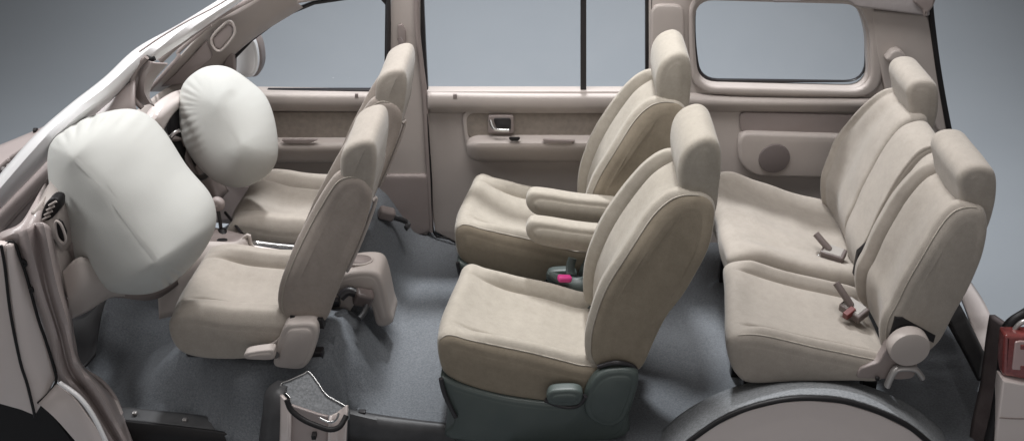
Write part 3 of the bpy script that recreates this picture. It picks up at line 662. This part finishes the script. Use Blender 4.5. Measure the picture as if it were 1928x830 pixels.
# ================================================================== SEATS
def sh2(pr, k):
    cx = sum(p[0] for p in pr) / len(pr); cz = sum(p[1] for p in pr) / len(pr); return [(cx + (x - cx) * k, cz + (z - cz) * (1 + (k - 1) * .3)) for x, z in pr]
def seat_disp(g=.62, dish=.016, bol=.018, groove=.007, top=(0, 1), gw=.022, front_fade=None):
    def f(x, z, nx, nz, v):
        k = ss(.35, .85, nx * top[0] + nz * top[1])
        if k == 0: return 0
        a = abs(v)
        gg = g
        d = bol * ss(gg + .0, gg + .16, a) * (1 - ss(.85, 1.0, a) * .6) - dish * (1 - ss(.0, gg, a) * .7)
        d -= groove * math.exp(-((a - gg) / gw) ** 2)
        return d * k * (front_fade(x, z) if front_fade else 1)
    return f

# ---- front seats
fs_ = empty('front_seat', at(500, 690, .27) * 1, 'beige front bucket seat nearer the camera, with side lever and recliner cover', 'seat', 'front bucket seats')
YA, YB = .04, .50
cprof = xz([(313, 612), (322, 642), (345, 662), (400, 672), (470, 670), (545, 660), (570, 640), (560, 602), (500, 596), (430, 592), (370, 580), (333, 582), (318, 595)], .07)
x0c = min(p[0] for p in cprof)
loft('seat_cushion', cprof, YA, YB, .038, 'fabric', fs_, disp=seat_disp(.56, .026, .034, .020, (-.05, 1), .03, lambda x, z: ss(x0c + .01, x0c + .2, x)),
     post=lambda x, y, z: (x + .015 * (((y - .27) / .23) ** 2) * ss(x0c + .25, x0c, x), y, z), wrinkle=.007)
bprof = xz([(548, 602), (537, 575), (541, 535), (558, 490), (590, 425), (620, 372), (642, 346), (668, 338), (690, 350), (698, 378), (684, 430), (660, 490), (632, 560), (612, 602), (580, 606)], .07)
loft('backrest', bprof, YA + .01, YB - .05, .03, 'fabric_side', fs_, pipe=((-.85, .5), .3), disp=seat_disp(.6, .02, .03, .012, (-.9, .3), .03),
     post=lambda x, y, z: (x, .27 + (y - .27) * (1 - .16 * ss(.60, .86, z)), z), wrinkle=.004)
hprof = xz([(662, 358), (652, 332), (649, 294), (655, 270), (672, 256), (694, 250), (707, 258), (711, 284), (709, 322), (702, 352), (684, 362)], .16)
hr = loft('headrest', sh2(hprof, 1.10), .095, .395, .03, 'fabric', fs_, rp=3, wrinkle=.003, nv=24)
hb = at(685, 345, .27)
for dy in (-.06, .06):
    tube('post', [(hb.x, .27 + dy, hb.z - .10), (hb.x, .27 + dy, hb.z + .05)], .006, 'chrome', hr, n=6)
loft('recliner_cover', xz([(540, 604), (560, 600), (590, 600), (601, 612), (598, 640), (588, 668), (572, 685), (545, 685), (520, 680), (520, 660), (528, 630)], .03), .0, .06, .015, 'plastic', fs_, nu=80, nv=6, bulge=.006)
plate('recliner_seal', [(545, 598), (606, 602), (610, 620), (598, 618), (586, 606), (548, 604)], [], .035, .04, .004, 'black', fs_)
loft('seat_lever', xz([(460, 666), (470, 660), (512, 655), (517, 662), (514, 674), (475, 674), (463, 672)], -.02), -.03, .01, .008, 'plastic', fs_, nu=50, nv=4, bulge=.003)
tube('lever_pivot', [tuple(at(519, 668, -.01)), tuple(at(521, 668, .05))], .012, 'blackp', fs_, n=4)
strip('side_valance', [[(500, 650, .03), (520, 640, .03), (545, 610, .03)], [(508, 660, .03), (528, 668, .03), (548, 680, .03)]], 'plastic', fs_, solid=.01)
pb = xz([(693, 395), (684, 425), (662, 482), (640, 530)], .07)
tube('map_pocket', [(pb[0][0] + .004, .13, pb[0][1])] + [(x + .014, .15, z) for x, z in pb] + [(pb[-1][0] + .004, .2, pb[-1][1] - .02), (pb[-1][0] + .004, .36, pb[-1][1] - .02)], .006, 'plastic', fs_, n=60)
for Y in (.12, .44):
    p = at(400, 672, .07); q = at(600, 690, .07); box('slide_rail', ((p.x + q.x) / 2, Y, PLAT + .012), (q.x - p.x + .02, .035, .03), 'blackp', fs_)
zb = at(400, 672, .07).z
box('seat_pan', ((at(330, 670, .07).x + at(590, 670, .07).x) / 2, .27, zb + .005), (.42, .36, .05), 'blackp', fs_, bevel=.01)
fs2 = copy_tree(fs_, None, (.012, .65, -.015)); fs2['label'] = 'beige front bucket seat beside the far front door, behind the round airbag'

# ---- second row
ms = empty('captain_seat', (.2, .22, 0), 'beige captain seat nearer the camera on a grey-green plastic base, one inner armrest', 'seat', 'second row captain seats')
YA, YB = -.03, .46
cprof = xz([(818, 640), (822, 672), (836, 700), (880, 722), (960, 742), (1060, 752), (1120, 730), (1130, 690), (1090, 684), (1010, 664), (940, 650), (880, 634), (845, 622), (826, 626)], -.0)
x0m = min(p[0] for p in cprof)
loft('seat_cushion', cprof, YA, YB, .038, 'fabric_warm', ms, side='brown_shaded_side', pipe=((-.1, 1), .5), disp=seat_disp(.66, .024, .034, .020, (-.1, 1), .03, lambda x, z: ss(x0m + .02, x0m + .22, x)),
     post=lambda x, y, z: (x + .045 * ss(-.03, .46, y) * ss(x0m + .3, x0m, x) + .01 * (((y - .215) / .245) ** 2) * ss(x0m + .25, x0m, x), y, z - .012 * ss(-.03, .46, y)), wrinkle=.004)
bprof = xz([(1150, 694), (1122, 680), (1117, 640), (1126, 590), (1150, 530), (1190, 468), (1235, 410), (1280, 378), (1320, 372), (1345, 386), (1348, 412), (1332, 470), (1290, 545), (1250, 600), (1212, 680), (1190, 694)], -.0)
loft('backrest', bprof, YA + .0, YB - .055, .033, 'fabric_warm', ms, side='brown_shaded_side', pipe=((-.85, .5), .3), disp=seat_disp(.60, .026, .034, .020, (-.9, .35), .03),
     post=lambda x, y, z: (x, .19 + (y - .19) * (1 - .20 * ss(.70, .95, z) + .0), z), wrinkle=.004, nu=130)
hprof = xz([(1302, 389), (1284, 362), (1276, 317), (1282, 279), (1300, 255), (1328, 245), (1348, 257), (1354, 287), (1350, 337), (1342, 385), (1325, 395)], .10)
hr = loft('headrest', sh2(hprof, 1.06), .04, .32, .032, 'fabric_warm', ms, rp=3, wrinkle=.003, nv=24)
hb = at(1318, 375, .2)
for dy in (-.06, .06):
    tube('post', [(hb.x, .215 + dy, hb.z - .10), (hb.x, .215 + dy, hb.z + .05)], .006, 'chrome', hr, n=6)
base_prof = xz([(832, 704), (836, 726), (856, 782), (860, 840), (1150, 840), (1185, 770), (1200, 712), (1198, 696), (1170, 690), (1130, 694), (1108, 712), (1098, 738), (1060, 752), (960, 742), (880, 722)], -.02)
base_prof = [(x, max(z, .004)) for x, z in base_prof]
sb = loft('seat_base', base_prof, -.045, .46, .02, 'teal', ms, nu=140, nv=20, bulge=.002)
loft('recliner_cover', xz([(1100, 745), (1112, 716), (1134, 697), (1170, 691), (1199, 698), (1201, 720), (1190, 755), (1172, 790), (1140, 800), (1105, 780)], -.055), -.07, -.02, .02, 'teal', ms, nu=80, nv=6, bulge=.004)
ptube('backrest_seal', [(1126, 690, -.04), (1160, 682, -.05), (1190, 688, -.04), (1199, 700, -.03)], .008, 'blackp', ms, n=20)
loft('seat_lever', xz([(1030, 738), (1040, 729), (1080, 727), (1096, 734), (1094, 750), (1080, 758), (1040, 756), (1030, 748)], -.08), -.10, -.055, .014, 'teal', ms, nu=50, nv=4, bulge=.004)
ptube('lever_recess', [(1026, 752, -.07), (1060, 764, -.07), (1088, 762, -.07), (1102, 744, -.07)], .009, 'blackp', ms, n=20)
ptube('side_reflector', [(830, 712, -.05), (836, 738, -.05), (848, 765, -.05), (858, 785, -.05)], .008, 'blackp', ms, n=20)
for Y in (.04, .40):
    box('slide_rail', (.02, Y, .002), (.50, .05, .03), 'blackp', ms)
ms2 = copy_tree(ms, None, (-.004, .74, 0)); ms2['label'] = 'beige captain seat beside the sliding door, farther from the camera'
def armrest(parent, Y, pyoff):
    pr = xz([(990, 380 + pyoff), (996, 364 + pyoff), (1012, 361 + pyoff), (1080, 371 + pyoff), (1160, 380 + pyoff), (1200, 384 + pyoff), (1205, 420 + pyoff), (1160, 425 + pyoff), (1080, 418 + pyoff), (1020, 408 + pyoff), (998, 397 + pyoff)], Y)
    loft('armrest', pr, Y - .01, Y + .055, .022, 'fabric_warm', parent, nu=90, nv=10, bulge=.006, wrinkle=.003)
    p = at(1185, 400 + pyoff, Y); tube('armrest_hinge', [(p.x, Y, p.z), (p.x, Y + (.05 if pyoff else .11), p.z)], .02, 'plastic', parent, n=4)
armrest(ms2, .655, 0)
armrest(ms, .485, 54)
# buckle between the second row seats
bk = empty('centre_buckle', at(1062, 528, .5), 'pink buttoned buckle with black stalk and grey-green cover between the captain seats', 'seat belt buckle')
c_ = at(1063, 524, .445); box('release_button', c_, (.052, .03, .024), 'pink', bk, rot=(0, .2, .3), bevel=.008)
ptube('stalk', [(1078, 486, .56), (1074, 500, .55), (1074, 518, .52)], .017, 'teal', bk, n=8, flat=.5)
strip('buckle_cover', [[(1030, 514, .48), (1060, 520, .50), (1090, 524, .50), (1125, 508, .50)], [(1050, 532, .46), (1080, 540, .47), (1110, 540, .47), (1130, 535, .47)], [(1070, 560, .47), (1090, 570, .47), (1110, 570, .47), (1130, 570, .47)]], 'teal', bk, solid=.02)

# ---- third row
def bench_back(name, prof, y0, y1, root, disp=None, **k):
    return loft('backrest', prof, y0, y1, .032, 'fabric', root, disp=disp, wrinkle=.004, nu=130, **k)
ra = empty('passenger_seat', (1.0, .2, 0), 'single rear seat nearer the camera with round recliner disc and steel hinge leg', 'seat', 'third row seats')
YA, YB = -.05, .43
cprofA = xz([(1367, 640), (1370, 670), (1384, 700), (1412, 716), (1500, 712), (1600, 712), (1650, 712), (1680, 690), (1655, 676), (1600, 664), (1500, 642), (1430, 626), (1392, 622), (1374, 628)], -.02)
x0r = min(p[0] for p in cprofA)
loft('seat_cushion', cprofA, YA, YB, .034, 'fabric', ra, pipe=((-.1, 1), .6), disp=seat_disp(.70, .016, .028, .018, (-.1, 1), .03, lambda x, z: ss(x0r + .02, x0r + .12, x)),
     post=lambda x, y, z: (x + .05 * ss(-.05, .43, y) * ss(x0r + .3, x0r, x), y, z), wrinkle=.005)
bprofA = xz([(1692, 684), (1674, 660), (1672, 606), (1690, 570), (1716, 520), (1750, 462), (1790, 412), (1820, 396), (1850, 394), (1862, 412), (1858, 450), (1830, 530), (1795, 590), (1768, 640), (1728, 672)], -.02)
bench_back('backrest', bprofA, YA + .01, .35, ra, pipe=((-.85, .5), .3), disp=seat_disp(.60, .018, .026, .018, (-.9, .4), .03), post=lambda x, y, z: (x, .155 + (y - .155) * (1 - .12 * ss(.72, .92, z)), z))
hprofA = xz([(1818, 420), (1800, 398), (1794, 350), (1790, 318), (1800, 300), (1822, 292), (1848, 296), (1860, 314), (1859, 355), (1850, 395), (1838, 418)], .09)
hrA = loft('headrest', sh2(hprofA, 1.04), .01, .30, .032, 'fabric', ra, rp=3, wrinkle=.003, nv=24)
hb = at(1838, 396, .19)
for dy in (-.06, .06):
    tube('post', [(hb.x, .2 + dy, hb.z - .10), (hb.x, .2 + dy, hb.z + .05)], .006, 'chrome', hrA, n=6)
c_ = at(1712, 655, -.08); disc('recliner_disc', (c_.x, c_.z), .066, -.095, -.05, 'plastic', ra, bev=.010)
plate('hinge_bracket', [(1612, 712), (1618, 694), (1655, 682), (1672, 650), (1690, 625), (1730, 690), (1720, 712), (1700, 715)], [], -.06, .04, .006, 'plastic_dk', ra, rad=8)
plate('backrest_edge', [(1670, 655), (1686, 598), (1700, 598), (1762, 632), (1758, 646), (1704, 618), (1690, 625)], [], -.045, .03, .003, 'black', ra)
ptube('hinge_leg', [(1670, 726, -.08), (1682, 700, -.08), (1694, 692, -.08), (1722, 694, -.08), (1736, 710, -.08)], .010, 'steel', ra, n=24, flat=1.6)
c_ = at(1652, 712, -.07); box('bolt_hole', c_, (.014, .01, .014), 'black', ra)
p = at(1430, 716, -.02)
box('front_leg', (p.x, .12, .07), (.05, .04, .16), 'blackp', ra); box('front_leg', (p.x, .34, .07), (.05, .04, .16), 'blackp', ra)
box('rear_leg', (p.x + .42, .12, .07), (.05, .04, .16), 'blackp', ra)

rb = empty('rear_bench', (1.0, .75, 0), 'wide rear bench seat with one headrest and a folding centre section', 'seat', 'third row seats')
YA, YB = .455, 1.12
XO = .05
def sh(pr, dx, dz=0): return [(x + dx, z + dz) for x, z in pr]
cB = sh(cprofA, XO + .02, .0); x0b = min(p[0] for p in cB)
loft('seat_cushion', cB, YA, YB, .045, 'fabric', rb, disp=lambda x, z, nx, nz, v: (ss(.35, .85, nz) * ss(x0b + .02, x0b + .12, x) * (.02 * ss(.6, .95, abs(v - .05)) - .012 * math.exp(-((v - .55) / .3) ** 2))),
     post=lambda x, y, z: (x, y, z + .02 * ss(.9, 1.1, y) * ss(x0b + .3, x0b + .1, x)), wrinkle=.012, nv=80)
bB = sh(xz([(1705, 700), (1674, 680), (1668, 620), (1690, 570), (1716, 520), (1750, 462), (1790, 412), (1820, 396), (1850, 394), (1862, 412), (1858, 450), (1830, 530), (1795, 590), (1765, 645), (1745, 690)], -.02), XO, 0)
def backB(x, z, nx, nz, v):
    k = ss(.3, .8, -nx * .9 + nz * .4)
    return k * (.018 * ss(.72, .9, v) - .014 * math.exp(-((v - .1) / .4) ** 2))
loft('backrest', bB, .69, 1.10, .034, 'fabric', rb, disp=backB, wrinkle=.006, nu=140, post=lambda x, y, z: (x, y - .13 * ss(.6, .95, z) * ss(.75, 1.1, y), z))
loft('centre_backrest', sh(bB, -.012, -.004), .454, .664, .009, 'fabric', rb, wrinkle=.004, nu=140, nv=40, bulge=.003)
loft('backrest_bolster', sh(bB, -.002, -.012), .366, .428, .008, 'fabric', rb, wrinkle=.003, nu=140, nv=16, bulge=.003)
hB = loft('headrest', sh(hprofA, .055, .0), .72, .98, .03, 'fabric', rb, rp=3, wrinkle=.003, nv=24)
for dy in (-.06, .06):
    tube('post', [(hb.x + .045, .88 + dy, hb.z - .10), (hb.x + .045, .88 + dy, hb.z + .05)], .006, 'chrome', hB, n=6)
plate('centre_hinge_cover', [(1608, 520), (1616, 478), (1634, 462), (1640, 468), (1630, 496), (1612, 522)], [], .33, .03, .004, 'black', rb)
for dx in (0, .42):
    for Y in (.55, 1.0): box('bench_leg', (p.x + .05 + dx, Y, .07), (.05, .04, .16), 'blackp', rb)

# ---- rear buckles lying on the seats
def buckle(label, pts, Y, head_rot, m_top, tongue=False):
    b = empty('seat_belt_buckle', at(*pts[-1], Y), label, 'seat belt buckle', 'buckles on the rear seats')
    P3 = [tuple(at(x, y, Y - .02 * i)) for i, (x, y) in enumerate(pts)]
    tube('strap', P3, .021, 'buckle', b, n=12, uflat=.6, seg=14)
    e = Vector(P3[-1]); d = (Vector(P3[-1]) - Vector(P3[-2])).normalized()
    box('housing', e + d * .02, (.09, .06, .034), 'buckle', b, rot=head_rot, bevel=.006)
    box('face', e + d * .02 + Vector((0, 0, .012)), (.070, .05, .014), 'buckle_lt', b, rot=head_rot, bevel=.003)
    return b, e + d * .02
b1, e1 = buckle('brown and red buckle lying on the near rear seat', [(1574, 532), (1586, 550), (1602, 574)], .27, (.25, .15, -.9), 'red')
box('release_button', e1 + Vector((-.024, -.026, .004)), (.022, .046, .026), 'red', b1, rot=(.25, .15, -.9), bevel=.003)
b2, e2 = buckle('brown buckle with metal tongue lying on the wide rear bench', [(1536, 440), (1548, 454), (1562, 470)], .63, (.2, .1, -.5), 'buckle')
ptube('tongue', [(1540, 484, .58), (1548, 478, .58), (1556, 484, .58), (1549, 490, .58)], .006, 'chrome', b2, closed=True, n=24)
box('tongue_plate', at(1549, 484, .585), (.035, .02, .004), 'steel', b2, rot=(.3, .1, .4), bevel=.001)
# fittings left on the floor behind the front seats
ff = empty('floor_belt_anchor', at(680, 560, .5), 'brown seat belt anchor on the carpet behind the near front seat', 'belt anchor', 'belt anchors on the carpet')
box('anchor_body', at(684, 560, .42), (.07, .05, .06), 'buckle', ff, rot=(.2, .4, .3), bevel=.012)
ptube('anchor_strap', [(640, 560, .4), (655, 548, .42), (672, 552, .42)], .018, 'blackp', ff, n=10)
ptube('anchor_bracket', [(690, 575, .40), (684, 590, .36), (676, 600, .33)], .010, 'sill', ff, n=10)
ff2 = empty('floor_belt_anchor', at(745, 410, 1.2), 'dark belt anchor on the carpet at the foot of the far door pillar', 'belt anchor', 'belt anchors on the carpet')
box('anchor_body', at(728, 402, 1.15), (.07, .05, .05), 'plastic_dk', ff2, rot=(.2, .4, .3), bevel=.012)
ptube('anchor_bracket', [(735, 408, 1.15), (752, 412, 1.15), (768, 420, 1.12), (764, 430, 1.08)], .014, 'sill', ff2, n=14, flat=.5)

# ================================================================== AIRBAGS
def airbag(name, outl, spine, depth, T, label, wr, rim_r, folds):
    n = 200
    def pd(px, py, d): return CAM + (FW + UP * ((PY0 - py) / F) + Vector(((px - PX0) / F, 0, 0))) * d
    O = cr(outl, n, True); SP = [Vector((a, b, 0)) for a, b in spine]
    def near(p):
        best = None
        for a, b in zip(SP, SP[1:]):
            ab = b - a; t = min(max((p - a).dot(ab) / ab.length_squared, 0), 1); q = a + ab * t
            if best is None or (p - q).length < (p - best).length: best = q
        return best
    # smooth the spine foot points so folds fan out softly
    Q = [near(p) for p in O]
    for _ in range(14): Q = [(Q[i - 1] + Q[i] * 2 + Q[(i + 1) % n]) / 4 for i in range(n)]
    rad = [1, .995, .98, .955, .92, .87, .81, .74, .66, .57, .47, .36, .25, .14, .05]
    verts = []; faces = []
    def ring(r, side):
        ids = []
        for i in range(n):
            p = Q[i].lerp(O[i], r); h = T * max(0, 1 - r ** 1.75) ** .58
            ang = i / n * 2 * math.pi
            e = ss(.55, .9, r) * (1 - ss(.965, 1, r))
            amp = sum(a * math.exp(-(((ang - c + math.pi) % (2 * math.pi) - math.pi) / wd) ** 2) for c, wd, a in folds)
            fold = abs(math.sin(i * wr[0] + 1.3 * math.sin(i * .11))) ** 3
            h -= (.0006 + amp) * e * fold
            h += .012 * noise.noise(Vector((p.x * .012, p.y * .012, side * 3))) * (1 - r ** 4)
            ids.append(len(verts)); verts.append(pd(p.x, p.y, depth - side * h * (1 if side > 0 else .6)))
        return ids
    fr = [ring(r, 1) for r in rad]; bk_ = [ring(r, -1) for r in rad[1:]]
    for seq in (fr, [fr[0]] + bk_):
        for a, b in zip(seq, seq[1:]):
            for i in range(n):
                j = (i + 1) % n; faces.append((a[i], a[j], b[j], b[i]))
        faces.append(tuple(seq[-1]))
    o = mk(name, verts, faces, 'airbag', None, 180); tag(o, label, 'airbag', 'inflated front airbags')
    return o
o1 = airbag('airbag', [(89, 300), (96, 268), (120, 245), (170, 219), (235, 205), (278, 216), (312, 250), (352, 312), (394, 362), (407, 400), (402, 438), (372, 488), (322, 535), (272, 554), (205, 548), (158, 520), (120, 468), (100, 400), (92, 345)],
       [(140, 300), (190, 345), (245, 420), (292, 490)], 3.42, .25, 'larger white inflated airbag nearest the camera, above the driver footwell', (.55,), 12, [(.75, .42, .045), (3.75, .25, .05)])
airbag('airbag', [(336, 205), (342, 165), (362, 140), (392, 125), (430, 127), (470, 152), (503, 186), (520, 240), (522, 298), (500, 332), (455, 353), (410, 344), (368, 308), (343, 262)],
       [(415, 205), (450, 270)], 4.05, .20, 'smaller round white inflated airbag in front of the far front door', (.62,), 12, [(.15, .42, .013), (5.85, .35, .015)])
